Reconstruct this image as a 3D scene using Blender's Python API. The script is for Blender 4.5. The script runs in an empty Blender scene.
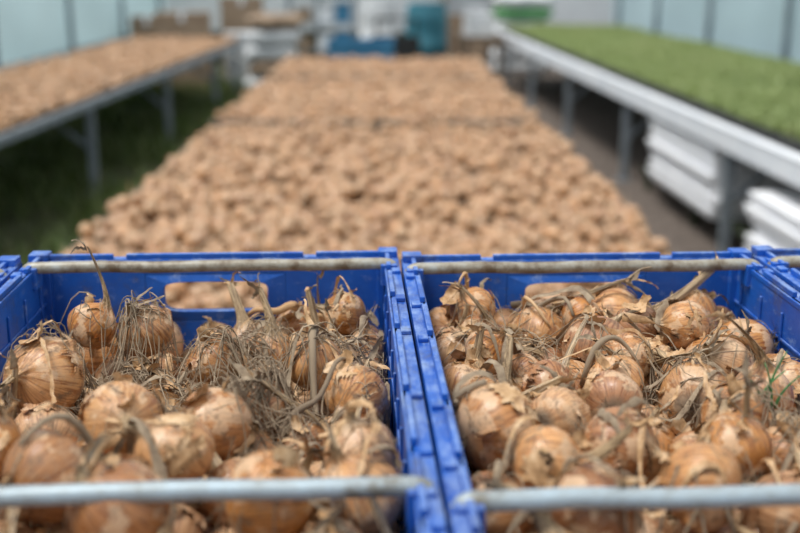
import bpy, math
import numpy as np
from mathutils import Matrix, Vector, Euler
scene = bpy.context.scene
try:
    scene.view_settings.view_transform = 'Standard'
    scene.view_settings.look = 'None'
    scene.view_settings.exposure = 0.0
except Exception:
    pass
TAU = math.tau

# ------------------------------------------------------------------ materials
def new_mat(name):
    m = bpy.data.materials.new(name); m.use_nodes = True
    nt = m.node_tree
    b = nt.nodes.get('Principled BSDF')
    return m, nt, b
def ramp(nt, fac, stops):
    n = nt.nodes.new('ShaderNodeValToRGB')
    e = n.color_ramp.elements
    while len(e) < len(stops): e.new(0.5)
    for i, (p, c) in enumerate(stops):
        e[i].position = p; e[i].color = (*c, 1)
    nt.links.new(fac, n.inputs[0]); return n.outputs[0]
def noise(nt, vec, scale, detail=4, rough=.6):
    n = nt.nodes.new('ShaderNodeTexNoise'); n.inputs['Scale'].default_value = scale
    n.inputs['Detail'].default_value = detail; n.inputs['Roughness'].default_value = rough
    if vec is not None: nt.links.new(vec, n.inputs['Vector'])
    return n.outputs['Fac']
def mixc(nt, fac, a, b, mode='MIX'):
    n = nt.nodes.new('ShaderNodeMix'); n.data_type = 'RGBA'; n.blend_type = mode
    for s, v in ((n.inputs[0], fac), (n.inputs[6], a), (n.inputs[7], b)):
        if isinstance(v, (int, float)): s.default_value = v
        elif isinstance(v, tuple): s.default_value = (*v, 1)
        else: nt.links.new(v, s)
    return n.outputs[2]
def mth(nt, op, a, b=None, clamp=False):
    n = nt.nodes.new('ShaderNodeMath'); n.operation = op; n.use_clamp = clamp
    for i, v in enumerate((a, b)):
        if v is None: continue
        if isinstance(v, (int, float)): n.inputs[i].default_value = v
        else: nt.links.new(v, n.inputs[i])
    return n.outputs[0]
def bump(nt, b, h, strength, dist):
    n = nt.nodes.new('ShaderNodeBump'); n.inputs['Strength'].default_value = strength
    n.inputs['Distance'].default_value = dist
    nt.links.new(h, n.inputs['Height']); nt.links.new(n.outputs[0], b.inputs['Normal'])
def simple(name, c1, c2, scale=8, rough=.6, metal=0, bmp=0, spec=.5, p0=.35, p1=.7):
    m, nt, b = new_mat(name)
    tc = nt.nodes.new('ShaderNodeTexCoord').outputs['Object']
    f = noise(nt, tc, scale, 6)
    nt.links.new(ramp(nt, f, [(p0, c1), (p1, c2)]), b.inputs['Base Color'])
    b.inputs['Roughness'].default_value = rough; b.inputs['Metallic'].default_value = metal
    b.inputs['Specular IOR Level'].default_value = spec
    if bmp: bump(nt, b, f, .5, bmp)
    return m

def onion_mat(name, pale=0.0, dirt=1.0, palec=(.54,.36,.225)):
    m, nt, b = new_mat(name)
    at = nt.nodes.new('ShaderNodeAttribute'); at.attribute_name = 'lc'
    ar = nt.nodes.new('ShaderNodeAttribute'); ar.attribute_name = 'rnd'
    rnd = ar.outputs['Fac']
    sep = nt.nodes.new('ShaderNodeSeparateXYZ'); nt.links.new(at.outputs['Vector'], sep.inputs[0])
    X, Y, Z = sep.outputs
    r = mth(nt, 'SQRT', mth(nt, 'ADD', mth(nt, 'ADD', mth(nt, 'MULTIPLY', X, X), mth(nt, 'MULTIPLY', Y, Y)), .003))
    nx = mth(nt, 'DIVIDE', X, r); ny = mth(nt, 'DIVIDE', Y, r)
    cb = nt.nodes.new('ShaderNodeCombineXYZ')
    nt.links.new(mth(nt, 'MULTIPLY', nx, 4.5), cb.inputs[0]); nt.links.new(mth(nt, 'MULTIPLY', ny, 4.5), cb.inputs[1])
    nt.links.new(mth(nt, 'ADD', mth(nt, 'MULTIPLY', Z, .45), mth(nt, 'MULTIPLY', rnd, 60)), cb.inputs[2])
    stripe = noise(nt, cb.outputs[0], 3.2, 3, .6)
    cb2 = nt.nodes.new('ShaderNodeCombineXYZ')
    nt.links.new(X, cb2.inputs[0]); nt.links.new(Y, cb2.inputs[1])
    nt.links.new(mth(nt, 'ADD', Z, mth(nt, 'MULTIPLY', rnd, 37)), cb2.inputs[2])
    blot = noise(nt, cb2.outputs[0], 1.3, 5, .6)
    fine = noise(nt, cb2.outputs[0], 8, 5, .7)
    rn2 = mth(nt, 'FRACT', mth(nt, 'MULTIPLY', rnd, 13.7))
    base = ramp(nt, rnd, [(0, (.64, .265, .06)), (.18, (.66, .36, .155)), (.36, (.44, .175, .055)), (.55, (.64, .40, .22)), (.75, (.60, .27, .07)), (1, (.50, .255, .13))])
    base = mixc(nt, 1.0, base, ramp(nt, rn2, [(0, (.72, .69, .66)), (1, (1.08, 1.05, 1.02))]), 'MULTIPLY')
    dark = mixc(nt, 1.0, base, (.52, .39, .32), 'MULTIPLY')
    c = mixc(nt, ramp(nt, stripe, [(.38, (0, 0, 0)), (.53, (1, 1, 1))]), dark, base)
    c = mixc(nt, ramp(nt, blot, [(.53, (0, 0, 0)), (.56, (.7, .7, .7))]), c, (.72, .49, .30))
    blot2 = noise(nt, cb2.outputs[0], 2.3, 7, .72)
    c = mixc(nt, ramp(nt, blot2, [(.54, (0, 0, 0)), (.66, (.9*dirt,)*3)]), c, (.175, .105, .06))
    blot3 = noise(nt, cb2.outputs[0], 1.7, 7, .75)
    c = mixc(nt, ramp(nt, blot3, [(.54, (0, 0, 0)), (.70, (.5*dirt,)*3)]), c, (.44, .33, .22))
    c = mixc(nt, ramp(nt, fine, [(.55, (0, 0, 0)), (.74, (.55*dirt,)*3)]), c, (.29, .20, .13))
    nk = mth(nt, 'MULTIPLY', mth(nt, 'SUBTRACT', Z, .84), 4.0, True)
    strw = mixc(nt, ramp(nt, stripe, [(.4, (0, 0, 0)), (.6, (1, 1, 1))]), (.19, .12, .06), (.56, .40, .23))
    c = mixc(nt, nk, c, strw)
    rp = mth(nt, 'MULTIPLY', mth(nt, 'SUBTRACT', mth(nt, 'MULTIPLY', Z, -1), .80), 9, True)
    c = mixc(nt, rp, c, (.22, .16, .11))
    if pale: c = mixc(nt, pale, c, palec)
    nt.links.new(c, b.inputs['Base Color'])
    nt.links.new(ramp(nt, blot2, [(.42, (.26, .26, .26)), (.62, (.65, .65, .65))]), b.inputs['Roughness'])
    b.inputs['Specular IOR Level'].default_value = .6
    bump(nt, b, mth(nt, 'ADD', mth(nt, 'MULTIPLY', stripe, .6), mth(nt, 'ADD', blot2, mth(nt, 'MULTIPLY', fine, .3))), .45, .0013)
    return m

def strand_mat(name, stops, rough=.8):
    m, nt, b = new_mat(name)
    at = nt.nodes.new('ShaderNodeAttribute'); at.attribute_name = 'lc'
    ar = nt.nodes.new('ShaderNodeAttribute'); ar.attribute_name = 'rnd'
    v = nt.nodes.new('ShaderNodeVectorMath'); v.operation = 'ADD'
    nt.links.new(at.outputs['Vector'], v.inputs[0])
    cb = nt.nodes.new('ShaderNodeCombineXYZ'); nt.links.new(mth(nt, 'MULTIPLY', ar.outputs['Fac'], 91), cb.inputs[0])
    nt.links.new(cb.outputs[0], v.inputs[1])
    f = noise(nt, v.outputs[0], 2.5, 5, .7)
    nt.links.new(ramp(nt, f, stops), b.inputs['Base Color'])
    b.inputs['Roughness'].default_value = rough
    b.inputs['Specular IOR Level'].default_value = .3
    bump(nt, b, f, .5, .001)
    return m

M_ON = onion_mat('onion_skin')
M_ONB = onion_mat('onion_skin_dry', .36, .9)
M_PAPER = strand_mat('onion_paper', [(.3, (.22, .12, .055)), (.5, (.54, .33, .165)), (.7, (.74, .54, .34))], .45)
M_ROOT = strand_mat('onion_root', [(.3, (.15, .105, .07)), (.7, (.45, .35, .24))], .9)
ONM = [M_ON, M_PAPER, M_ROOT]

def blue_mat():
    m, nt, b = new_mat('blue_plastic')
    tc = nt.nodes.new('ShaderNodeTexCoord').outputs['Object']
    f = noise(nt, tc, 9, 7, .7)
    c = ramp(nt, f, [(.35, (.006, .065, .36)), (.7, (.012, .13, .56))])
    mp = nt.nodes.new('ShaderNodeMapping'); nt.links.new(tc, mp.inputs[0]); mp.inputs['Scale'].default_value = (1, .35, 1)
    g = noise(nt, mp.outputs[0], 60, 6, .8)
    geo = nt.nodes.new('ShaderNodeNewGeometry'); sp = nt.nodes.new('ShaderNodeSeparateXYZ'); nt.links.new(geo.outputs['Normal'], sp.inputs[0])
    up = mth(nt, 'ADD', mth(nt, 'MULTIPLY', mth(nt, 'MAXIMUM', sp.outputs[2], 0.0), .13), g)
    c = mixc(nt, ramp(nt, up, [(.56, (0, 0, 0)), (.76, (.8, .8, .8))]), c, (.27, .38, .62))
    h = noise(nt, tc, 16, 7, .8)
    c = mixc(nt, ramp(nt, h, [(.52, (0, 0, 0)), (.70, (.7, .7, .7))]), c, (.09, .08, .08))
    nt.links.new(c, b.inputs['Base Color'])
    nt.links.new(ramp(nt, g, [(.3, (.3, .3, .3)), (.7, (.6, .6, .6))]), b.inputs['Roughness'])
    bump(nt, b, g, .35, .0012)
    return m
M_BLUE = blue_mat()
def bar_mat(name, stops, metal=.3):
    m, nt, b = new_mat(name)
    tc = nt.nodes.new('ShaderNodeTexCoord').outputs['Object']
    f = noise(nt, tc, 26, 7, .75)
    nt.links.new(ramp(nt, f, stops), b.inputs['Base Color'])
    b.inputs['Metallic'].default_value = metal
    b.inputs['Roughness'].default_value = .5
    bump(nt, b, f, .3, .0006)
    return m
M_BAR = bar_mat('galvanised_bar', [(.36, (.20, .18, .14)), (.48, (.37, .42, .44)), (.65, (.44, .54, .60))])
M_BARD = bar_mat('galvanised_bar_dirty', [(.38, (.15, .11, .07)), (.52, (.33, .30, .24)), (.68, (.44, .46, .44))], .15)
M_STEEL = simple('galvanised_steel', (.22, .26, .29), (.40, .44, .48), 14, .55, .4)
M_WHITE = simple('white_board', (.80, .83, .88), (.93, .94, .96), 3, .55)
M_POLY = simple('white_polystyrene', (.88, .89, .92), (.97, .97, .98), 5, .8, bmp=.003)
M_BLACK = simple('black_tray_plastic', (.010, .011, .012), (.03, .03, .028), 10, .5)
M_WOOD = simple('bench_wood', (.10, .07, .05), (.20, .15, .10), 9, .8, bmp=.002)
M_TRAY = simple('bed_mesh_floor', (.045, .03, .02), (.12, .085, .055), 30, .9)
M_SOILT = simple('compost', (.02, .022, .01), (.05, .06, .02), 30, .95)
M_CARD = simple('cardboard', (.26, .18, .12), (.40, .29, .20), 4, .85)
M_TEAL = simple('teal_plastic', (.03, .15, .20), (.06, .24, .31), 3, .4)
M_SACK = simple('white_sack', (.58, .60, .62), (.80, .80, .80), 5, .7, bmp=.02)
M_SACKG = simple('green_sack', (.10, .30, .12), (.20, .45, .2), 5, .7, bmp=.02)
M_DARK = simple('dark_board', (.025, .035, .02), (.06, .07, .035), 4, .9)
M_FRAME = simple('frame_pipe', (.16, .21, .24), (.26, .31, .35), 5, .5, .3)

def leaf_mat(name, cols, tr):
    m, nt, b = new_mat(name)
    ar = nt.nodes.new('ShaderNodeAttribute'); ar.attribute_name = 'rnd'
    nt.links.new(ramp(nt, ar.outputs['Fac'], cols), b.inputs['Base Color'])
    b.inputs['Roughness'].default_value = .6
    out = nt.nodes.get('Material Output')
    t = nt.nodes.new('ShaderNodeBsdfTranslucent'); t.inputs[0].default_value = (*tr, 1)
    mx = nt.nodes.new('ShaderNodeMixShader'); mx.inputs[0].default_value = .3
    nt.links.new(b.outputs[0], mx.inputs[1]); nt.links.new(t.outputs[0], mx.inputs[2]); nt.links.new(mx.outputs[0], out.inputs[0])
    return m
M_LEAF = leaf_mat('seedling_leaf', [(0, (.13, .18, .06)), (.4, (.26, .34, .12)), (.8, (.40, .46, .20)), (1, (.46, .40, .24))], (.34, .42, .13))
M_GRASS = leaf_mat('grass_blade', [(0, (.04, .07, .016)), (.5, (.09, .14, .032)), (.85, (.16, .20, .06)), (1, (.24, .20, .10))], (.14, .20, .045))

def film_mat(name, col, tcol):
    m, nt, b = new_mat(name)
    tc = nt.nodes.new('ShaderNodeTexCoord').outputs['Object']
    f = noise(nt, tc, .8, 5, .6)
    d = tuple(x*.74 for x in col)
    c = ramp(nt, f, [(.35, d), (.65, col)])
    nt.links.new(c, b.inputs['Base Color']); b.inputs['Roughness'].default_value = .45
    out = nt.nodes.get('Material Output')
    t = nt.nodes.new('ShaderNodeBsdfTranslucent'); t.inputs[0].default_value = (*tcol, 1)
    mx = nt.nodes.new('ShaderNodeMixShader'); mx.inputs[0].default_value = .5
    nt.links.new(b.outputs[0], mx.inputs[1]); nt.links.new(t.outputs[0], mx.inputs[2]); nt.links.new(mx.outputs[0], out.inputs[0])
    return m
M_FILM = film_mat('greenhouse_film', (.58, .76, .80), (.62, .80, .84))
M_FILMW = film_mat('greenhouse_film_white', (.78, .80, .82), (.80, .82, .84))

def ground_mat():
    m, nt, b = new_mat('soil_and_grass')
    tc = nt.nodes.new('ShaderNodeTexCoord').outputs['Object']
    sep = nt.nodes.new('ShaderNodeSeparateXYZ'); nt.links.new(tc, sep.inputs[0])
    n1 = noise(nt, tc, 1.3, 6, .7); n2 = noise(nt, tc, 14, 6, .7)
    soil = ramp(nt, n2, [(.3, (.06, .046, .037)), (.7, (.22, .175, .145))])
    grass = ramp(nt, n2, [(.3, (.025, .034, .010)), (.7, (.09, .10, .036))])
    fac = mth(nt, 'ADD', mth(nt, 'MULTIPLY', sep.outputs[0], -.6), mth(nt, 'MULTIPLY', n1, 1.6))
    g = mth(nt, 'SUBTRACT', fac, .7, True)
    c = mixc(nt, g, soil, grass)
    nt.links.new(c, b.inputs['Base Color']); b.inputs['Roughness'].default_value = .95
    bump(nt, b, n2, .6, .03)
    return m
M_GROUND = ground_mat()

# ------------------------------------------------------------------ quad builder
class QB:
    def __init__(s): s.V=[]; s.F=[]; s.M=[]; s.L=[]; s.R=[]; s.n=0
    def add(s, V, F, mi=0, lc=None, rnd=0.0):
        V = np.asarray(V, float); F = np.asarray(F, int)
        s.V.append(V); s.F.append(F+s.n)
        s.M.append(np.full(len(F), mi) if np.isscalar(mi) else np.asarray(mi))
        s.L.append(V if lc is None else lc)
        s.R.append(np.full(len(V), rnd) if np.isscalar(rnd) else np.asarray(rnd))
        s.n += len(V)
    def box(s, x0, x1, y0, y1, z0, z1, mi=0):
        V = [(x,y,z) for z in (z0,z1) for y in (y0,y1) for x in (x0,x1)]
        F = [(0,2,3,1),(4,5,7,6),(0,1,5,4),(2,6,7,3),(0,4,6,2),(1,3,7,5)]
        s.add(V, F, mi)
    def tube(s, P, r, n=10, mi=0, rnd=0.0, cap=True):
        P = np.asarray(P, float); r = np.full(len(P), r, float) if np.isscalar(r) else np.asarray(r, float)
        if cap:
            P = np.vstack([P[:1], P, P[-1:]]); r = np.concatenate([[r[0]*.01], r, [r[-1]*.01]])
        T = np.gradient(P, axis=0)
        T[0] = T[1] if cap else T[0]; T[-1] = T[-2] if cap else T[-1]
        T /= np.linalg.norm(T, axis=1)[:, None]+1e-12
        up = np.array([0,0,1.]) if abs(T[len(T)//2][2]) < .9 else np.array([1.,0,0])
        A = np.cross(T, up); nn = np.linalg.norm(A, axis=1)[:, None]
        A = np.where(nn < 1e-3, np.array([[1.,0,0]]), A/(nn+1e-9)); B = np.cross(T, A)
        a = np.arange(n)/n*TAU
        V = P[:,None]+r[:,None,None]*(A[:,None]*np.cos(a)[None,:,None]+B[:,None]*np.sin(a)[None,:,None])
        s.add(V.reshape(-1,3), gridF(len(P), n, True), mi, rnd=rnd)
    def build(s, name, mats, smooth=True, bevel=0, parent=None, attrs=True):
        V = np.vstack(s.V); F = np.vstack(s.F); M = np.concatenate(s.M)
        me = bpy.data.meshes.new(name)
        me.vertices.add(len(V)); me.vertices.foreach_set('co', V.astype(np.float32).ravel())
        me.loops.add(F.size); me.loops.foreach_set('vertex_index', F.astype(np.int32).ravel())
        me.polygons.add(len(F)); me.polygons.foreach_set('loop_start', (np.arange(len(F))*4).astype(np.int32))
        for m in mats: me.materials.append(m)
        me.polygons.foreach_set('material_index', M.astype(np.int32))
        me.update(calc_edges=True)
        me.polygons.foreach_set('use_smooth', np.full(len(F), smooth))
        if attrs:
            a = me.attributes.new('lc', 'FLOAT_VECTOR', 'POINT'); a.data.foreach_set('vector', np.vstack(s.L).astype(np.float32).ravel())
            a = me.attributes.new('rnd', 'FLOAT', 'POINT'); a.data.foreach_set('value', np.concatenate(s.R).astype(np.float32))
        me.validate()
        ob = bpy.data.objects.new(name, me); scene.collection.objects.link(ob)
        if bevel:
            md = ob.modifiers.new('bevel', 'BEVEL'); md.width = bevel; md.segments = 2; md.limit_method = 'ANGLE'
        if parent: ob.parent = parent
        return ob
def gridF(nv, nu, wrap):
    i = np.arange(nv-1)[:,None]; j = np.arange(nu if wrap else nu-1)[None,:]
    j2 = (j+1) % nu if wrap else j+1
    return np.stack([i*nu+j+0*i, i*nu+j2, (i+1)*nu+j2, (i+1)*nu+j], -1).reshape(-1,4)
def spin(ob, px, py, ang):
    c, s = math.cos(ang), math.sin(ang)
    ob.location = (px-(c*px-s*py), py-(s*px+c*py), 0); ob.rotation_euler = (0,0,ang); return ob

# ------------------------------------------------------------------ onion variants
PZ = np.array([-.90,-.89,-.83,-.64,-.34,0,.34,.62,.80,.91,.99,1.08,1.25,1.5,1.8])
PR = np.array([.03,.20,.48,.78,.955,1.0,.935,.76,.54,.34,.22,.165,.14,.125,.10])
def onion(rng, hi=True):
    V=[];F=[];M=[];n=0
    def put(v,f,m):
        nonlocal n
        V.append(v);F.append(f+n);M.append(np.full(len(f),m));n+=len(v)
    nv,nu=(36,40) if hi else (11,10)
    t=np.linspace(0,1,nv); tt=np.linspace(0,1,len(PZ))
    z=np.interp(t,tt,PZ); r=np.interp(t,tt,PR)
    if hi:
        for _ in range(2):
            z[1:-1]=.25*z[:-2]+.5*z[1:-1]+.25*z[2:]; r[1:-1]=.25*r[:-2]+.5*r[1:-1]+.25*r[2:]
    neckL=rng.uniform(.15,.7)
    if rng.random()<.35: neckL=rng.uniform(1.2,2.2)
    zz=np.where(z>.9,.9+(z-.9)*neckL,z)
    tall=rng.uniform(.84,1.06)
    zz=np.where(zz<.9,zz*tall,zz-.9+.9*tall)
    u=np.arange(nu)/nu*TAU
    rr=np.repeat(r[:,None],nu,1)
    body=np.clip((1.0-z)/.25,0,1)[:,None]
    for k in range(4):
        m=rng.integers(1,4); ph=rng.uniform(0,TAU); rr*=1+.026*np.sin(m*u+ph)[None]*np.sin(z*2.5+rng.uniform(0,6))[:,None]
    if hi:
        for k in range(5):
            m=rng.integers(5,14); rr*=1+(.004*body+.10*(1-body))*np.sin(m*u+rng.uniform(0,TAU)+z[:,None]*rng.uniform(-.8,.8))
    X=rr*np.cos(u)[None]; Y=rr*np.sin(u)[None]; Z=np.repeat(zz[:,None],nu,1)
    h=np.clip(z-.85,0,None)*neckL; bd=rng.uniform(-1,1,2)*.9
    fl=1-.45*np.clip((z-.95)/.6,0,1)
    Y=Y*fl[:,None]
    X=X+(bd[0]*h**1.5)[:,None]; Y=Y+(bd[1]*h**1.5)[:,None]
    put(np.stack([X,Y,Z],-1).reshape(-1,3),gridF(nv,nu,True),0)
    tip=np.array([X[-1].mean(),Y[-1].mean(),Z[-1].mean()])
    if not hi:
        return V[0],F[0],M[0]
    for k in range(rng.integers(2,6)):
        ns=9; d=np.array([bd[0],bd[1],.5])+rng.normal(0,.5,3); d/=np.linalg.norm(d)
        L=rng.uniform(.25,1.5); w=rng.uniform(.05,.16); p=tip-np.array([0,0,.12]); P=[]
        for i in range(ns):
            P.append(p.copy()); d=d+rng.normal(0,.22,3)+np.array([0,0,-.10]); d/=np.linalg.norm(d); p=p+d*L/ns
        P=np.array(P); T=np.gradient(P,axis=0); T/=np.linalg.norm(T,axis=1)[:,None]
        S=np.cross(T,rng.normal(0,1,3)); S/=np.linalg.norm(S,axis=1)[:,None]; N=np.cross(T,S)
        ww=w*np.linspace(1,.25,ns)*(1+.3*rng.normal(0,1,ns)).clip(.4,1.6)
        g=np.stack([P-S*ww[:,None],P+N*ww[:,None]*.6,P+S*ww[:,None]],1)
        put(g.reshape(-1,3),gridF(ns,3,False),int(rng.integers(1,3)))
    for k in range(rng.integers(1,4)):
        a=14; u0=rng.uniform(0,TAU); du=rng.uniform(.5,1.4); z0=rng.uniform(-.7,.25); dz=rng.uniform(.35,.9)
        gu=np.linspace(-1,1,a)[None]; gv=np.linspace(0,1,a)[:,None]
        zc=z0+dz*gv+.09*rng.normal(0,1,(1,a))*(gv>.9)-.06*rng.normal(0,1,(1,a))*(gv<.1)+0*gu
        uc=u0+du*.5*gu*(1+.25*np.sin(gv*7+rng.uniform(0,6)))+rng.normal(0,.03,(a,1))
        rb=np.interp(zc,PZ,PR)
        lift=1.020+rng.uniform(.05,.32)*np.clip(np.abs(gu)-.4,0,1)**1.5*(gu*rng.choice([-1,1])>0)+rng.uniform(0,.35)*np.clip(gv-.5,0,1)**1.3
        lift=lift+rng.normal(0,.004,(a,a))
        g=np.stack([rb*lift*np.cos(uc),rb*lift*np.sin(uc),zc*tall*1.02],-1)
        put(g.reshape(-1,3),gridF(a,a,False),int(rng.choice([0,1])))
    nr=int(rng.choice([8,16,34,60]))
    base=np.array([0,0,-.86*tall])
    bias=rng.normal(0,.5,3)*np.array([1,1,.2])
    for k in range(nr):
        ns=8; a=rng.uniform(0,TAU); q=rng.uniform(.02,.2)
        p=base+np.array([q*math.cos(a),q*math.sin(a),0]); d=np.array([math.cos(a)*.9,math.sin(a)*.9,-.7])+bias+rng.normal(0,.3,3); d/=np.linalg.norm(d)
        L=rng.uniform(.4,1.1); P=[]
        for i in range(ns):
            P.append(p.copy()); d=d+rng.normal(0,.35,3); d/=np.linalg.norm(d); p=p+d*L/ns
        P=np.array(P); rad=.018*np.linspace(1,.5,ns); c=np.arange(3)/3*TAU
        T=np.gradient(P,axis=0); A=np.cross(T,[.3,.5,.8]); A/=np.linalg.norm(A,axis=1)[:,None]+1e-9; B=np.cross(T,A); B/=np.linalg.norm(B,axis=1)[:,None]+1e-9
        g=P[:,None]+rad[:,None,None]*(A[:,None]*np.cos(c)[None,:,None]+B[:,None]*np.sin(c)[None,:,None])
        put(g.reshape(-1,3),gridF(ns,3,True),2)
    return np.vstack(V),np.vstack(F),np.concatenate(M)
HI=[onion(np.random.default_rng(100+i)) for i in range(30)]
LO=[onion(np.random.default_rng(300+i),False) for i in range(8)]
def frame_from(d, roll):
    d=d/np.linalg.norm(d); a=np.cross(d,[.12,.9,.3]); a/=np.linalg.norm(a); b=np.cross(d,a)
    A=a*math.cos(roll)+b*math.sin(roll); B=np.cross(d,A)
    return np.stack([A,B,d],1)

# ------------------------------------------------------------------ crates
RIM=1.19; DEP=.25; CL=.73; FL=.012; TH=.004
YAW=math.radians(2.07); SEAM=np.array([.0115,1.228])
def crate_mesh(name, W, L=CL, Hh=DEP):
    q=QB(); w=W/2; l=L/2; th=TH; fl=FL
    iw=w-fl; il=l-fl
    top=Hh
    q.box(-iw,iw,-il,il,0,.006)
    for i in range(7):
        y=-il+.06+i*(2*il-.12)/6; q.box(-iw+.01,iw-.01,y-.004,y+.004,-.004,.0)
    for sx in (-1,1):
        def bx(a,b,y0,y1,z0,z1):
            x0,x1=sorted((sx*a,sx*b)); q.box(x0,x1,y0,y1,z0,z1)
        bx(iw-th,iw,-il,il,.006,.05)
        bx(iw-th,iw,-il,il,.085,top)
        n=14
        for i in range(n+1):
            y=-il+i*2*il/n; bx(iw-th,iw,max(y-.012,-il),min(y+.012,il),.05,.085)
        for i in range(12):
            y=-il+.03+i*(2*il-.06)/11; bx(iw,w-.003,y-.0018,y+.0018,.02,top-.004)
            bx(iw-th-.0025,iw-th,y-.002,y+.002,.01,top-.02)
        bx(iw-th-.001,w,-l,l,top-.006,top)
        bx(w-.003,w,-l,l,top-.030,top-.006)
        bx(iw,w-.003,-l,l,top-.034,top-.030)
        bx(iw-th-.002,iw-th,-il,il,top-.050,top-.046)
        for (a,b) in ((-.96,-.80),(-.74,-.52),(-.46,-.24),(-.18,.18),(.24,.46),(.52,.74),(.80,.96)):
            bx(iw-.003,iw+.002,a*l,b*l,top,top+.006)
        for a in (-.77,-.49,-.21,.21,.49,.77):
            bx(iw+.002,w-.001,a*l-.007,a*l+.007,top,top+.004)
    hx=.058; hz0=top-.060; hz1=top-.026
    for sy in (-1,1):
        def by(x0,x1,a,b,z0,z1):
            y0,y1=sorted((sy*a,sy*b)); q.box(x0,x1,y0,y1,z0,z1)
        px=hx+.02
        by(-iw,-px,il-th,il,.006,top); by(px,iw,il-th,il,.006,top)
        by(-px,px,il-th,il,.006,hz0-.012); by(-px,px,il-th,il,hz1+.008,top)
        cz=(hz0+hz1)/2; rz=(hz1-hz0)/2; N=40; V=[]
        z0,z1=hz0-.012,hz1+.008
        for k in range(N):
            a=k/N*TAU; ca,sa=math.cos(a),math.sin(a)
            e=.35
            ix=hx*math.copysign(abs(ca)**e,ca); iz=cz+rz*math.copysign(abs(sa)**e,sa)
            m=max(abs(ca),abs(sa)); ox=ca/m*px; sz=sa/m
            oz=cz+(sz*(z1-cz) if sz>0 else sz*(cz-z0))
            for yy in (il-th,il): V.append((ox,sy*yy,oz))
            for yy in (il-th-.003,il+.004): V.append((ix,sy*yy,iz))
        F=[]
        for k in range(N):
            a=4*k; b=4*((k+1)%N)
            F+= [(a,b,b+2,a+2),(a+1,a+3,b+3,b+1),(a+2,b+2,b+3,a+3)]
        q.add(V,F)
        for i in range(8):
            x=-iw+.02+i*(2*iw-.04)/7
            if abs(x)<hx+.01: by(x-.0018,x+.0018,il,l-.004,.02,hz0-.01)
            else: by(x-.0018,x+.0018,il,l-.004,.02,top-.004)
        by(-w,w,il-th-.001,l,top-.006,top)
        by(-w,w,l-.003,l,top-.030,top-.006)
        for (a,b) in ((-.93,-.55),(-.48,.48),(.55,.93)):
            by(a*w,b*w,il-.003,il+.003,top,top+.006)
        for sx in (-1,1):
            x0,x1=sorted((sx*(iw-.012),sx*(iw))); y0,y1=sorted((sy*(il-.012),sy*il)); q.box(x0,x1,y0,y1,.006,top)
            x0,x1=sorted((sx*(w-.022),sx*(w-.001))); y0,y1=sorted((sy*(l-.022),sy*(l-.001))); q.box(x0,x1,y0,y1,top,top+.008)
    for sx in (-1,1):
        for y in (l-.054,l-.598):
            x0,x1=sorted((sx*(iw-.009),sx*(iw+.009))); q.box(x0,x1,y-.012,y+.012,top-.02,top+.0035)
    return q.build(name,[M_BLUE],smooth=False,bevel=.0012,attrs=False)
def bar_mesh(name, W, y, parent, mat, z=DEP+.002, drop=.07):
    q=QB(); w=W/2-.0055; r=.0066; P=[]
    P.append((-w,y,z-drop))
    for k in range(7):
        a=math.pi-k/6*math.pi/2; P.append((-w+.010+.010*math.cos(a),y,z-.010+.010*math.sin(a)))
    for k in range(7): P.append((-w+.02+k*(2*w-.04)/6,y+.001*math.sin(k*1.7),z+.0008*math.sin(k*2.3)))
    for k in range(7):
        a=math.pi/2-k/6*math.pi/2; P.append((w-.010+.010*math.cos(a),y,z-.010+.010*math.sin(a)))
    P.append((w,y,z-drop))
    q.tube(P,r,12); return q.build(name,[mat],attrs=False,parent=parent)
def place_local(cx,cy):
    c,s=math.cos(YAW),math.sin(YAW); return SEAM+np.array([c*cx-s*cy,s*cx+c*cy])
def add_crate(W,cx,cy,z=RIM-DEP,yaw=YAW,pos=None,bars=True):
    ob=crate_mesh('plastic_crate',W); p=place_local(cx,cy) if pos is None else pos
    ob.location=(p[0],p[1],z); ob.rotation_euler=(0,0,yaw)
    if bars:
        bar_mesh('back_bar',W,CL/2-.054,ob,M_BARD); bar_mesh('front_bar',W,CL/2-.598,ob,M_BAR)
    return ob
SPEC=[(.410,-.2065,-CL/2),(.392,.1975,-CL/2-.022)]
cL=add_crate(*SPEC[0]); cR=add_crate(*SPEC[1])
cR2=add_crate(.410,.1975+.196+.008+.205,-CL/2-.012); cL2=add_crate(.392,-.2065-.205-.006-.196,-CL/2-.02)

# ------------------------------------------------------------------ onion settling
def settle(W,L,pins,seed,topf,n):
    rng=np.random.default_rng(seed)
    hw=W/2-FL-TH-.003; hl=L/2-FL-TH-.003
    r=rng.uniform(.0175,.0305,n); r[rng.random(n)<.14]*=1.16
    p=np.stack([rng.uniform(-hw,hw,n),rng.uniform(-hl,hl,n),rng.uniform(.02,.24,n)],1)
    k=len(pins)
    for i,(x,y,z,rr) in enumerate(pins): p[i]=(x,y,z); r[i]=rr
    fixed=np.zeros(n,bool); fixed[:k]=True
    w=np.where(fixed,0.0,1.0)
    rs=r[:,None]+r[None]
    for it in range(260):
        if it<200: p[:,2]-=.0010*w
        d=p[:,None]-p[None]; dist=np.sqrt((d**2).sum(-1))+1e-6
        ov=np.clip(rs*.97-dist,0,None); np.fill_diagonal(ov,0)
        wt=w[:,None]/(w[:,None]+w[None]+1e-9)
        mv=(d/dist[...,None]*(ov*wt)[...,None]).sum(1)
        m=np.linalg.norm(mv,axis=1)[:,None]; mv*=np.minimum(1,.012/(m+1e-9))
        p+=mv*.6
        p[:,0]=np.clip(p[:,0],-hw+r,hw-r); p[:,1]=np.clip(p[:,1],-hl+r,hl-r)
        zt=topf(p[:,0],p[:,1])-r
        p[~fixed,2]=np.clip(p[~fixed,2],.006+r[~fixed],np.maximum(zt[~fixed],.03))
    return p,r
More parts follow.
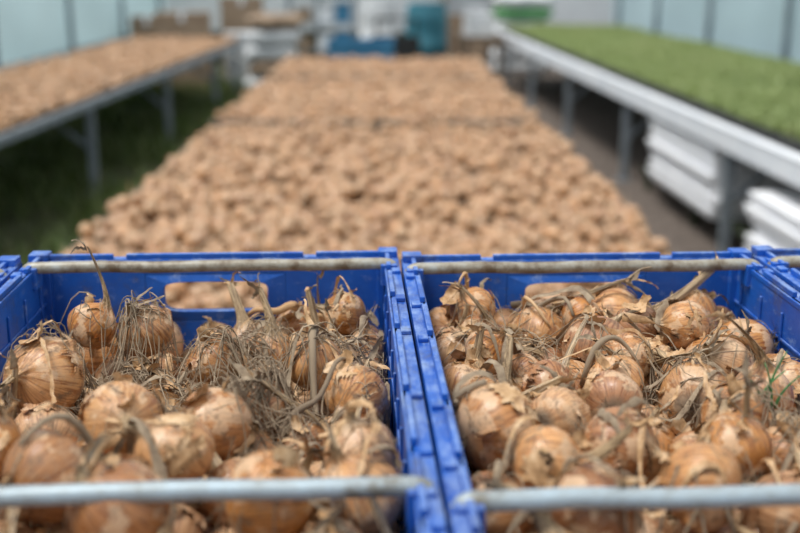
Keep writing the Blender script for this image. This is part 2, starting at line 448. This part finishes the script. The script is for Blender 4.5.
def to_local(pins,cx,cy):
    o=place_local(cx,cy); c,s=math.cos(-YAW),math.sin(-YAW); out=[]
    for (x,y,z,r) in pins:
        dx,dy=x-o[0],y-o[1]; out.append((c*dx-s*dy,s*dx+c*dy,z-(RIM-DEP),r))
    return out
pinL=[(-.302,.918,1.157,.0355),(-.239,1.045,1.158,.027),(-.067,.952,1.157,.0255),(-.028,.878,1.154,.027),(-.204,.7925,1.167,.031),
      (-.135,.802,1.162,.028),(-.153,.73,1.170,.029),(-.23,.69,1.170,.032),(-.078,.661,1.168,.030),(-.300,1.075,1.154,.024),(-.046,1.124,1.150,.023),
      (-.105,.87,1.150,.022),(-.17,.64,1.172,.031),(-.30,.76,1.163,.028),(-.02,.74,1.163,.027),(-.16,.97,1.150,.024),(-.27,.60,1.173,.032)]
pinR=[(.082,.7925,1.162,.033),(.088,1.125,1.155,.024),(.092,.988,1.154,.022),(.138,.90,1.153,.023),(.187,.868,1.155,.024),(.305,.952,1.153,.027),
      (.318,.885,1.152,.026),(.300,1.072,1.154,.025),(.170,.76,1.160,.028),(.255,.757,1.160,.027),(.136,.828,1.155,.024),(.275,.822,1.157,.026),
      (.110,.715,1.167,.028),(.20,1.10,1.152,.023),(.22,.97,1.153,.023),(.21,.68,1.168,.029),(.32,.70,1.167,.028),(.13,.64,1.170,.029)]
def topL(x,y):
    s=np.clip((.32-y)/.45,0,1); return DEP-.026+.038*s+.007*np.sin(x*31+1)*np.cos(y*27)
def topR(x,y):
    s=np.clip((.32-y)/.45,0,1); return DEP-.027+.036*s+.007*np.sin(x*27+3)*np.cos(y*31+1)
def onion_pile(name,spec,pins,seed,topf,tangles,extra):
    W,cx,cy=spec; rng=np.random.default_rng(seed+50)
    p,r=settle(W,CL,to_local(pins,cx,cy),seed,topf,520)
    q=QB(); hw=W/2-FL-TH-.0028; hl=CL/2-FL-TH-.0035
    for i in range(len(p)):
        top=p[i,2]>DEP-.10
        d=rng.normal(0,1,3); d[2]=abs(d[2])*.7-.2
        if rng.random()<.16: d=np.array([rng.normal(0,.4),rng.normal(0,.4),1.])
        if abs(p[i,0])>hw-.05 and d[0]*p[i,0]>0: d[0]*=-1
        if abs(p[i,1])>hl-.05 and d[1]*p[i,1]>0: d[1]*=-1
        Mx=frame_from(d,rng.uniform(0,TAU))
        v=HI[rng.integers(len(HI))] if top else LO[rng.integers(len(LO))]
        P=(v[0]*r[i]*1.03)@Mx.T+p[i]
        P[:,0]=np.clip(P[:,0],-hw,hw); P[:,1]=np.clip(P[:,1],-hl,hl); P[:,2]=np.maximum(P[:,2],.007)
        q.add(P,v[1],v[2],lc=v[0],rnd=float(rng.random()))
    def surf(x,y):
        dd=(p[:,0]-x)**2+(p[:,1]-y)**2; m=dd<r**2*.98
        if not m.any(): return DEP-.06
        return (p[m,2]+np.sqrt(r[m]**2-dd[m])).max()
    def strand(x,y,ang,L,rad,mi,lift,ns=12,wob=.35,rib=False):
        P=[]
        for i in range(ns):
            x=min(max(x,-hw+.004),hw-.004); y=min(max(y,-hl+.004),hl-.004)
            P.append((x,y,surf(x,y)+lift*(.4+math.sin(math.pi*i/(ns-1)))))
            ang+=rng.normal(0,wob); x+=math.cos(ang)*L/ns; y+=math.sin(ang)*L/ns
        P=np.array(P)
        for _ in range(3): P[1:-1,2]=np.maximum(P[1:-1,2],.5*(P[:-2,2]+P[2:,2]))
        P[1:-1]=.25*P[:-2]+.5*P[1:-1]+.25*P[2:]
        rr=rad*np.linspace(1,.4,ns)
        if rib:
            T=np.gradient(P,axis=0); S=np.cross(T,[0,0,1]); S/=np.linalg.norm(S,axis=1)[:,None]+1e-9
            tw=rng.normal(0,.6); S=S*math.cos(tw)+np.array([0,0,1])*math.sin(tw)
            rr=rr*(1+.3*rng.normal(0,1,ns)).clip(.4,1.7)
            g=np.stack([P-S*rr[:,None],P+np.array([0,0,.6])*rr[:,None],P+S*rr[:,None]],1)
            q.add(g.reshape(-1,3),gridF(ns,3,False),mi,lc=g.reshape(-1,3)*40,rnd=float(rng.random()))
        else:
            q.tube(P,rr,5,mi,rnd=float(rng.random()))
    for (x,y,n,sp) in tangles:
        wd=to_local([(x,y,0,0)],cx,cy)[0]
        a0=rng.uniform(0,TAU)
        for i in range(n):
            strand(wd[0]+rng.normal(0,sp*.4),wd[1]+rng.normal(0,sp*.4),a0+rng.normal(0,.9),rng.uniform(.03,.09),.0007,2,rng.uniform(0,.016),9,.5)
    for i in range(extra):
        strand(rng.uniform(-hw,hw),rng.uniform(-hl,hl),rng.uniform(0,TAU),rng.uniform(.03,.12),rng.uniform(.0015,.0055),int(rng.choice([1,2,2])),rng.uniform(.001,.016),12,.22,rib=rng.random()<.8)
    for i in range(350):
        strand(rng.uniform(-hw,hw),rng.uniform(-hl,hl),rng.uniform(0,TAU),rng.uniform(.015,.05),.00055,2,rng.uniform(0,.006),7,.5)
    for i in range(110):
        x=rng.uniform(-hw+.02,hw-.02); y=rng.uniform(-hl+.02,hl-.02); a=7; s=rng.uniform(.005,.015)
        gu,gv=np.meshgrid(np.linspace(-1,1,a),np.linspace(-1,1,a)); c=rng.uniform(.2,1.1)
        g=np.stack([gu*s*(1-.25*gv**2)+rng.normal(0,.0009,(a,a)),gv*s*.7*(1-.2*gu**2)+rng.normal(0,.0007,(a,a)),c*s*(gu**2)*.8+rng.normal(0,.0009,(a,a))],-1).reshape(-1,3)
        e=np.array(Euler((rng.normal(0,.6),rng.normal(0,.6),rng.uniform(0,TAU))).to_matrix())
        g=g@e.T+np.array([x,y,surf(x,y)+.002])
        q.add(g,gridF(a,a,False),1,lc=g*30,rnd=float(rng.random()))
    return q.build(name,ONM)
pl=onion_pile('onion_pile',SPEC[0],pinL,11,topL,[(-.265,1.0,190,.07),(-.235,.98,120,.05),(-.12,.93,200,.06),(-.09,.86,140,.05),(-.13,1.06,130,.06),(-.18,.87,90,.05),(-.05,1.0,60,.05)],110)
pl.location=cL.location; pl.rotation_euler=cL.rotation_euler
pr=onion_pile('onion_pile',SPEC[1],pinR,23,topR,[(.24,.93,50,.05),(.12,1.05,40,.05),(.3,.8,40,.05)],90)
pr.location=cR.location; pr.rotation_euler=cR.rotation_euler
for c,src in ((cR2,pr),(cL2,pr)):
    o=bpy.data.objects.new('onion_pile',src.data); scene.collection.objects.link(o); o.location=c.location; o.rotation_euler=c.rotation_euler

q=QB()
for (dx,h,b) in ((0,.050,.012),(.005,.040,-.010),(-.006,.034,.018),(.009,.030,.016),(-.003,.028,-.014)):
    P=[(.303+dx+b*t*t,.835-.006*t,1.160+h*t) for t in np.linspace(0,1,8)]
    q.tube(P,np.linspace(.0015,.0005,8),6)
M_SHOOT=simple('green_shoot',(.04,.17,.06),(.10,.30,.10),30,.5)
q.build('onion_shoots',[M_SHOOT],attrs=False)

q=QB()
for i in range(7):
    y=.44+i*.128; q.box(-.86,.90,y,y+.105,.905,.934)
for x in (-.80,.80):
    for y in (.50,1.22): q.box(x-.03,x+.03,y-.03,y+.03,0,.86)
for y in (.50,1.22): q.box(-.84,.86,y-.02,y+.02,.84,.905)
for x in (-.80,.80): q.box(x-.015,x+.015,.50,1.22,.25,.31)
q.build('wooden_bench',[M_WOOD],smooth=False,bevel=.003,attrs=False)

# ------------------------------------------------------------------ benches and beds
def bench(name,x0,x1,y0,y1,ztop,legs,skirt=M_STEEL,brace=True,board=.05,ledge=False):
    q=QB()
    q.box(x0+.02,x1-.02,y0+.02,y1-.02,ztop-.02,ztop-.005,1)
    for (a,b) in ((x0,x0+.03),(x1-.03,x1)): q.box(a,b,y0,y1,ztop-board,ztop,2)
    q.box(x0+.03,x1-.03,y0,y0+.03,ztop-board,ztop,2); q.box(x0+.03,x1-.03,y1-.03,y1,ztop-board,ztop,2)
    if ledge: q.box(x0-.004,x0+.060,y0,y1,ztop,ztop+.012,2)
    for ly in legs:
        for sx,x in ((1,x0+.05),(-1,x1-.05)):
            q.box(x-.025,x+.025,ly-.025,ly+.025,0,ztop-.02)
            q.box(x-.05,x+.05,ly-.05,ly+.05,0,.008)
            if brace:
                q.tube([(x,ly,.30),(x+sx*.40,ly,ztop-.045)],.016,8)
        q.box(x0+.03,x1-.03,ly-.02,ly+.02,ztop-.07,ztop-.021)
    for x in (x0+.3,(x0+x1)/2,x1-.3): q.box(x-.015,x+.015,y0+.03,y1-.03,ztop-.05,ztop-.0205)
    return q.build(name,[M_STEEL,M_TRAY,skirt],smooth=False,attrs=False)
def onion_bed(name,x0,x1,sections,zb,seed,step=.050,pal=M_ONB):
    q=QB(); rng=np.random.default_rng(seed)
    for (y0,y1) in sections:
        xs=np.arange(x0+.03,x1-.02,step); ys=np.arange(y0+.03,y1-.02,step*.9)
        for j,y in enumerate(ys):
            for x in xs:
                if rng.random()<.08: continue
                r=rng.uniform(.017,.032)
                z=zb+r*.9+rng.uniform(0,.010)
                if rng.random()<.18: z+=.032
                d=rng.normal(0,1,3); d[2]=abs(d[2])*.6
                v=LO[rng.integers(8)]
                px=min(max(x+(j%2)*step*.5+rng.normal(0,.011),x0+.025),x1-.025)
                q.add((v[0]*r)@frame_from(d,rng.uniform(0,TAU)).T+np.array([px,y+rng.normal(0,.011),z]),v[1],v[2],lc=v[0],rnd=float(rng.random()))
    return q.build(name,[pal])
db=bench('drying_bench',-1.01,.88,1.62,10.75,.655,[2.2,4.6,7.0,9.4,10.5],skirt=M_WOOD)
onion_bed('onion_bed',-.97,.84,[(1.66,6.0),(6.14,8.75),(8.87,10.7)],.652,5)
for (a,b) in ((6.02,6.11),(8.77,8.85)):
    q=QB(); q.box(-.97,.84,a,b,.655,.715); q.build('divider_batten',[M_WOOD],smooth=False,attrs=False,parent=db)
LA=math.radians(-1.6)
spin(bench('drying_bench',-3.42,-2.06,3.4,14.2,.655,[5.4,7.7,10.1,12.5,14.0]),-2.06,5.9,LA)
spin(onion_bed('onion_bed',-3.38,-2.10,[(3.45,14.15)],.652,6,step=.058),-2.06,5.9,LA)
RA=math.radians(1.36); RP=(1.78,4.8)
spin(bench('seedling_bench',1.78,3.60,2.9,16.4,.70,[3.5,5.8,8.15,10.5,12.8,15.1],skirt=M_WHITE,board=.105,ledge=True),*RP,RA)
q=QB()
for j in range(22):
    y0=2.95+j*.605
    for i in range(4):
        x0=1.87+i*.425
        q.box(x0,x0+.415,y0,y0+.59,.702,.735); q.box(x0+.012,x0+.403,y0+.012,y0+.578,.735,.741,1)
        q.box(x0,x0+.415,y0,y0+.008,.735,.750); q.box(x0,x0+.008,y0+.008,y0+.59,.735,.750)
strays=spin(q.build('seedling_trays',[M_BLACK,M_SOILT],smooth=False,attrs=False),*RP,RA)
def blades(name,n,xr,yr,z,hr,wr,lean,mat,seed,leaves=1,keep=None,vary=None):
    rng=np.random.default_rng(seed); N=n*leaves
    x=np.repeat(rng.uniform(*xr,n),leaves); y=np.repeat(rng.uniform(*yr,n),leaves)
    if keep is not None:
        k=keep(x,y,rng); x=x[k]; y=y[k]; N=len(x)
    a=rng.uniform(0,TAU,N); h=rng.uniform(*hr,N); w=rng.uniform(*wr,N); ln=rng.uniform(*lean,N)*h
    rn=rng.random(N)
    if vary is not None: rn=np.clip(rn*.6+vary(x,y)*.4,0,1); h=h*(.7+.5*vary(x,y))
    zz=np.full(N,z)
    D=np.stack([np.cos(a),np.sin(a),0*a],1); S=np.stack([-np.sin(a),np.cos(a),0*a],1)
    B=np.stack([x,y,zz],1); U=np.array([0,0,1.])
    P0=B-S*w[:,None]*.3; P1=B+S*w[:,None]*.3
    mid=B+D*(ln*.4)[:,None]+U*(h*.6)[:,None]; tip=B+D*ln[:,None]+U*(h)[:,None]
    P2=mid+S*w[:,None]*.5; P3=mid-S*w[:,None]*.5; P4=tip+S*w[:,None]*.12; P5=tip-S*w[:,None]*.12
    V=np.stack([P0,P1,P2,P3,P4,P5],1).reshape(-1,3); o=np.arange(N)[:,None]*6
    F=np.concatenate([o+np.array([0,1,2,3]),o+np.array([3,2,4,5])])
    q=QB(); q.add(V,F,0,rnd=np.repeat(rn,6)); return q.build(name,[mat])
tv=np.random.default_rng(9).random((40,8))
def trayvar(x,y): return tv[np.clip(((y-2.95)/.605).astype(int),0,39),np.clip(((x-1.87)/.425).astype(int),0,7)]
spin(blades('seedlings',25000,(1.90,3.53),(3.0,16.2),.742,(.025,.05),(.009,.016),(.3,1.2),M_LEAF,3,3,None,trayvar),*RP,RA)
def patch(x,y,rng): return rng.random(len(x))<np.clip(.62+.6*np.sin(x*3.1+y*1.3)*np.cos(y*2.1-x)-.1,.08,1)
gr=blades('grass',34000,(-3.6,-1.1),(2.5,16),0,(.04,.17),(.006,.022),(.2,1.0),M_GRASS,4,1,patch)

q=QB()
for x in (1.88,2.15,2.42): q.box(x,x+.08,3.5,7.8,.14,.165)
for y in (3.55,4.5,5.50,6.6,7.75): q.box(1.88,2.52,y-.03,y+.03,.10,.14); q.box(1.89,1.93,y-.02,y+.02,0,.10); q.box(2.46,2.50,y-.02,y+.02,0,.10)
spin(q.build('slatted_shelf',[M_DARK],smooth=False,attrs=False),*RP,RA)
def tray_stack(x0,y0,w,l,n,z,seed,h=.062):
    rng=np.random.default_rng(seed); q=QB()
    for i in range(n):
        dx,dy=rng.normal(0,.018,2); a=z+i*(h+.004)
        q.box(x0+dx+.015,x0+w+dx-.015,y0+dy+.015,y0+l+dy-.015,a,a+h*.5)
        q.box(x0+dx,x0+w+dx,y0+dy,y0+l+dy,a+h*.5,a+h)
        for k in range(1,8): q.box(x0+dx+.003,x0+dx+.014,y0+dy+k*l/8-.01,y0+dy+k*l/8+.01,a+.004,a+h*.5)
    return spin(q.build('polystyrene_tray_stack',[M_POLY],smooth=False,bevel=.004,attrs=False),*RP,RA)
tray_stack(1.80,5.98,.62,1.4,6,.166,1); tray_stack(1.72,4.45,.62,.75,5,.166,2); tray_stack(1.84,3.65,.6,.60,4,.166,3)

# ------------------------------------------------------------------ ground, walls, frame
q=QB(); n=50
gx,gy=np.meshgrid(np.linspace(-25,25,n),np.linspace(-15,45,n)); g=np.stack([gx,gy,0*gx],-1).reshape(-1,3)
q.add(g,gridF(n,n,False)); gd=q.build('ground',[M_GROUND],attrs=False); gr.parent=gd
XL,XR,YB,Y0=-3.80,3.86,19.5,-3.0; WT=2.1
def film(name,pts,mat,axis):
    q=QB(); n=90; m=14
    (xa,ya),(xb,yb)=pts; t=np.linspace(0,1,n)[None]; zz=np.linspace(.5,WT,m)[:,None]
    rip=.012*np.sin(t*n*1.1)*np.sin(zz*4)+.015*np.sin(t*37+zz*5)
    X=xa+(xb-xa)*t+0*zz; Y=ya+(yb-ya)*t+0*zz
    if axis=='x': X=X+rip
    else: Y=Y+rip
    q.add(np.stack([X,Y,zz+0*t],-1).reshape(-1,3),gridF(m,n,False))
    return q.build(name,[mat],attrs=False)
film('wall_left',((XL,Y0),(XL,YB)),M_FILM,'x'); film('wall_right',((XR,Y0),(XR,YB)),M_FILM,'x'); film('wall_back',((XL,YB),(XR,YB)),M_FILMW,'y')
q=QB(); q.box(XL-.03,XL+.03,Y0,YB,0,.52); q.build('baseboard_left',[M_DARK],smooth=False,attrs=False)
q=QB(); q.box(XR-.03,XR+.03,Y0,YB,0,.52); q.build('baseboard_right',[M_DARK],smooth=False,attrs=False)
q=QB(); q.box(XL+.03,XR-.03,YB-.03,YB+.03,0,.52); q.build('baseboard_back',[M_DARK],smooth=False,attrs=False)
q=QB()
cx=(XL+XR)/2; hwid=(XR-XL)/2
for k in range(9):
    y=-2.5+k*2.66
    P=[(XL+.05,y,0),(XL+.05,y,1.0),(XL+.05,y,WT)]
    for a in np.linspace(math.pi,0,21)[1:-1]: P.append((cx+(hwid-.05)*math.cos(a),y,WT+1.5*math.sin(a)))
    P+=[(XR-.05,y,WT),(XR-.05,y,1.0),(XR-.05,y,0)]
    q.tube(P,.035,10)
for x in (XL+.05,XR-.05):
    q.tube([(x,Y0,WT),(x,YB,WT)],.02,8); q.tube([(x,Y0,.60),(x,YB,.60)],.02,8)
q.tube([(cx,Y0,WT+1.5),(cx,YB,WT+1.5)],.02,8)
for x in (-2.4,-1.2,2.3): q.box(x-.03,x+.03,YB-.10,YB-.04,0,WT)
q.build('greenhouse_frame',[M_FRAME],smooth=True,attrs=False)
q=QB(); 
for x in (.95,1.85): q.box(x-.04,x+.04,YB-.12,YB-.04,0,2.05)
q.box(.91,1.89,YB-.12,YB-.04,2.05,2.13); q.box(.99,1.81,YB-.10,YB-.06,.02,.8); q.box(.99,1.81,YB-.09,YB-.07,.8,2.05,1)
q.build('door_1',[M_CARD,M_FILMW],smooth=False,attrs=False)

# ------------------------------------------------------------------ far clutter
M_CRB=simple('pale_blue_plastic',(.04,.20,.36),(.08,.29,.48),3,.5)
for (px,py,nn) in ((-.30,12.4,3),(-.95,13.0,2)):
    for i in range(nn):
        o=add_crate(.41,0,0,z=i*.262+.005,yaw=math.pi/2*(px>-.5)+.03*(i-1),pos=(px,py),bars=False); o.data.materials[0]=M_CRB if px>-.5 else M_BLACK
def lathe(name,prof,loc,mats,n=28):
    q=QB(); a=np.arange(n)/n*TAU; P=np.array(prof)
    V=np.stack([P[:,0,None]*np.cos(a),P[:,0,None]*np.sin(a),P[:,1,None]+0*a],-1).reshape(-1,3)
    q.add(V,gridF(len(P),n,True)); ob=q.build(name,mats,attrs=False); ob.location=loc; return ob
barrel=[(.001,0),(.25,0),(.27,.02),(.285,.25),(.295,.27),(.285,.29),(.29,.5),(.305,.52),(.29,.54),(.285,.8),(.29,.82),(.27,1.02),(.25,1.08),(.26,1.1),(.24,1.1),(.23,1.07),(.001,1.07)]
lathe('water_barrel',barrel,(.52,15.4,0),[M_TEAL])
lathe('water_barrel',barrel,(-.15,17.4,0),[M_SACK])
def cbox(x,y,w,d,h,z=0,rot=0,mat=M_CARD):
    q=QB(); q.box(-w/2,w/2,-d/2,d/2,0,h); q.box(-w/2-.004,-.004,-d/2-.004,d/2+.004,h,h+.006); q.box(.004,w/2+.004,-d/2-.004,d/2+.004,h,h+.006)
    q.box(-.03,.03,-d/2-.003,-d/2,h-.1,h,1); q.box(-.03,.03,-d/2,d/2,h+.006,h+.008,1)
    ob=q.build('cardboard_box',[mat,M_WHITE],smooth=False,attrs=False,bevel=.004); ob.location=(x,y,z); ob.rotation_euler=(0,0,rot); return ob
cbox(-2.75,15.0,.8,.6,.55); cbox(-2.7,15.0,.7,.5,.42,.56,.1); cbox(-1.95,15.4,.5,.5,.70,0,.2,M_SACK); cbox(-3.3,15.8,.45,.5,.9); cbox(-2.1,16.4,.6,.5,1.15,0,.1)
def sack(x,y,w,d,h,z,mat,rot=0,seed=0):
    q=QB(); nu,nv=28,16; u=np.arange(nu)/nu*TAU; v=np.linspace(-math.pi/2+.03,math.pi/2-.03,nv)[:,None]
    sp=lambda c,e: np.sign(c)*np.abs(c)**e
    X=w/2*sp(np.cos(v),.5)*sp(np.cos(u),.5); Y=d/2*sp(np.cos(v),.5)*sp(np.sin(u),.5); Zz=h/2*sp(np.sin(v),.8)+0*u
    Zz=Zz+h/2+.02*np.sin(X*17+seed)*np.cos(Y*13)*(Zz>0); X=X*(1+.05*np.sin(Zz*20+seed))
    q.add(np.stack([X,Y,Zz],-1).reshape(-1,3),gridF(nv,nu,True)); ob=q.build('compost_sack',[mat],attrs=False); ob.location=(x,y,z); ob.rotation_euler=(0,0,rot)
for i,(x,y,m) in enumerate(((-1.50,14.6,M_SACK),(-1.45,14.6,M_CARD),(-1.52,14.62,M_SACK),(-1.48,14.6,M_SACK),(-1.45,14.6,M_CARD))): sack(x,y,.7,.5,.2,.002+i*.195,m,.1*i,i)
for i in range(6): sack(1.95+.02*i,17.2,.9,.55,.20,.002+i*.195,(M_SACK,M_SACK,M_CARD,M_SACK,M_SACKG,M_SACK)[i],.05*i,i)
# steel rack with bins against the back wall
q=QB()
for x in (-1.6,-.55):
    for y in (18.2,18.7): q.box(x-.02,x+.02,y-.02,y+.02,0,1.75)
for z in (.25,.70,1.12,1.6): q.box(-1.58,-.57,18.2,18.7,z,z+.02)
k=0
for z in (.27,.72,1.14):
    for x in (-1.35,-1.0,-.72):
        q.box(x-.13,x+.11,18.25,18.6,z,z+.22+.04*(k%3),1+k%3); k+=1
q.build('storage_rack',[M_STEEL,M_CARD,M_WHITE,M_CRB],smooth=False,attrs=False)
# wheelbarrow-like dark handcart beside the barrel
q=QB()
q.box(-.28,.28,-.3,.3,.42,.46); 
for (a,b) in ((-.30,-.28),(.28,.30)): q.box(a,b,-.3,.3,.46,.70)
q.box(-.28,.28,-.30,-.28,.46,.70); q.box(-.28,.28,.28,.30,.46,.70)
for x in (-.24,.24):
    for y in (-.24,.24): q.box(x-.02,x+.02,y-.02,y+.02,.12,.42)
    q.tube([(x,-.28,.66),(x,-.45,.85),(x,-.55,.95)],.015,8)
    for y in (-.24,.24):
        a=np.linspace(0,TAU,17); q.tube([(x,y+.10*math.cos(t),.12+.10*math.sin(t)) for t in a],.02,8,cap=False); q.box(x-.012,x+.012,y-.1,y+.1,.11,.13)
q.tube([(-.24,-.55,.95),(.24,-.55,.95)],.015,8)
o=q.build('garden_cart',[M_BLACK],smooth=False,attrs=False); o.location=(.1,14.4,0.0)
q=QB(); q.box(.9,1.4,13.6,15.2,.70,.74); 
for x in (.95,1.35):
    for y in (13.65,15.15): q.box(x-.025,x+.025,y-.025,y+.025,0,.70)
q.box(.95,1.35,13.65,15.15,.20,.22)
q.build('potting_table',[M_WOOD],smooth=False,attrs=False)
cbox(1.12,14.0,.36,.4,.25,.742,0,M_SACK)
lathe('plastic_bucket',[(.001,0),(.12,0),(.15,.28),(.16,.28),(.16,.30),(.145,.30),(.115,.02),(.001,.02)],(1.15,14.7,.741),[M_WHITE])

# ------------------------------------------------------------------ light
w=bpy.data.worlds.new('overcast_sky'); scene.world=w; w.use_nodes=True; nt=w.node_tree
bg=nt.nodes['Background']
tc=nt.nodes.new('ShaderNodeTexCoord'); sp=nt.nodes.new('ShaderNodeSeparateXYZ'); nt.links.new(tc.outputs['Generated'],sp.inputs[0])
c=ramp(nt,sp.outputs[2],[(0,(.58,.70,.78)),(.5,(.90,.97,1.02)),(1,(.98,1.0,1.02))])
nt.links.new(c,bg.inputs[0]); bg.inputs[1].default_value=.92
sd=bpy.data.lights.new('sun','SUN'); sd.energy=3.0; sd.angle=math.radians(18); sd.color=(1,.985,.955)
so=bpy.data.objects.new('sun',sd); scene.collection.objects.link(so)
so.rotation_euler=Vector((.38,.15,-1)).to_track_quat('-Z','Y').to_euler(); so.location=(0,0,6)

cam=bpy.data.cameras.new('camera'); co=bpy.data.objects.new('camera',cam); scene.collection.objects.link(co)
co.location=(0,0,1.5); co.rotation_euler=(math.radians(90-14.85),0,math.radians(-.6))
cam.lens=50; cam.sensor_width=36; cam.clip_start=.05; cam.clip_end=200
cam.dof.use_dof=True; cam.dof.focus_distance=1.03; cam.dof.aperture_fstop=3.6
scene.camera=co
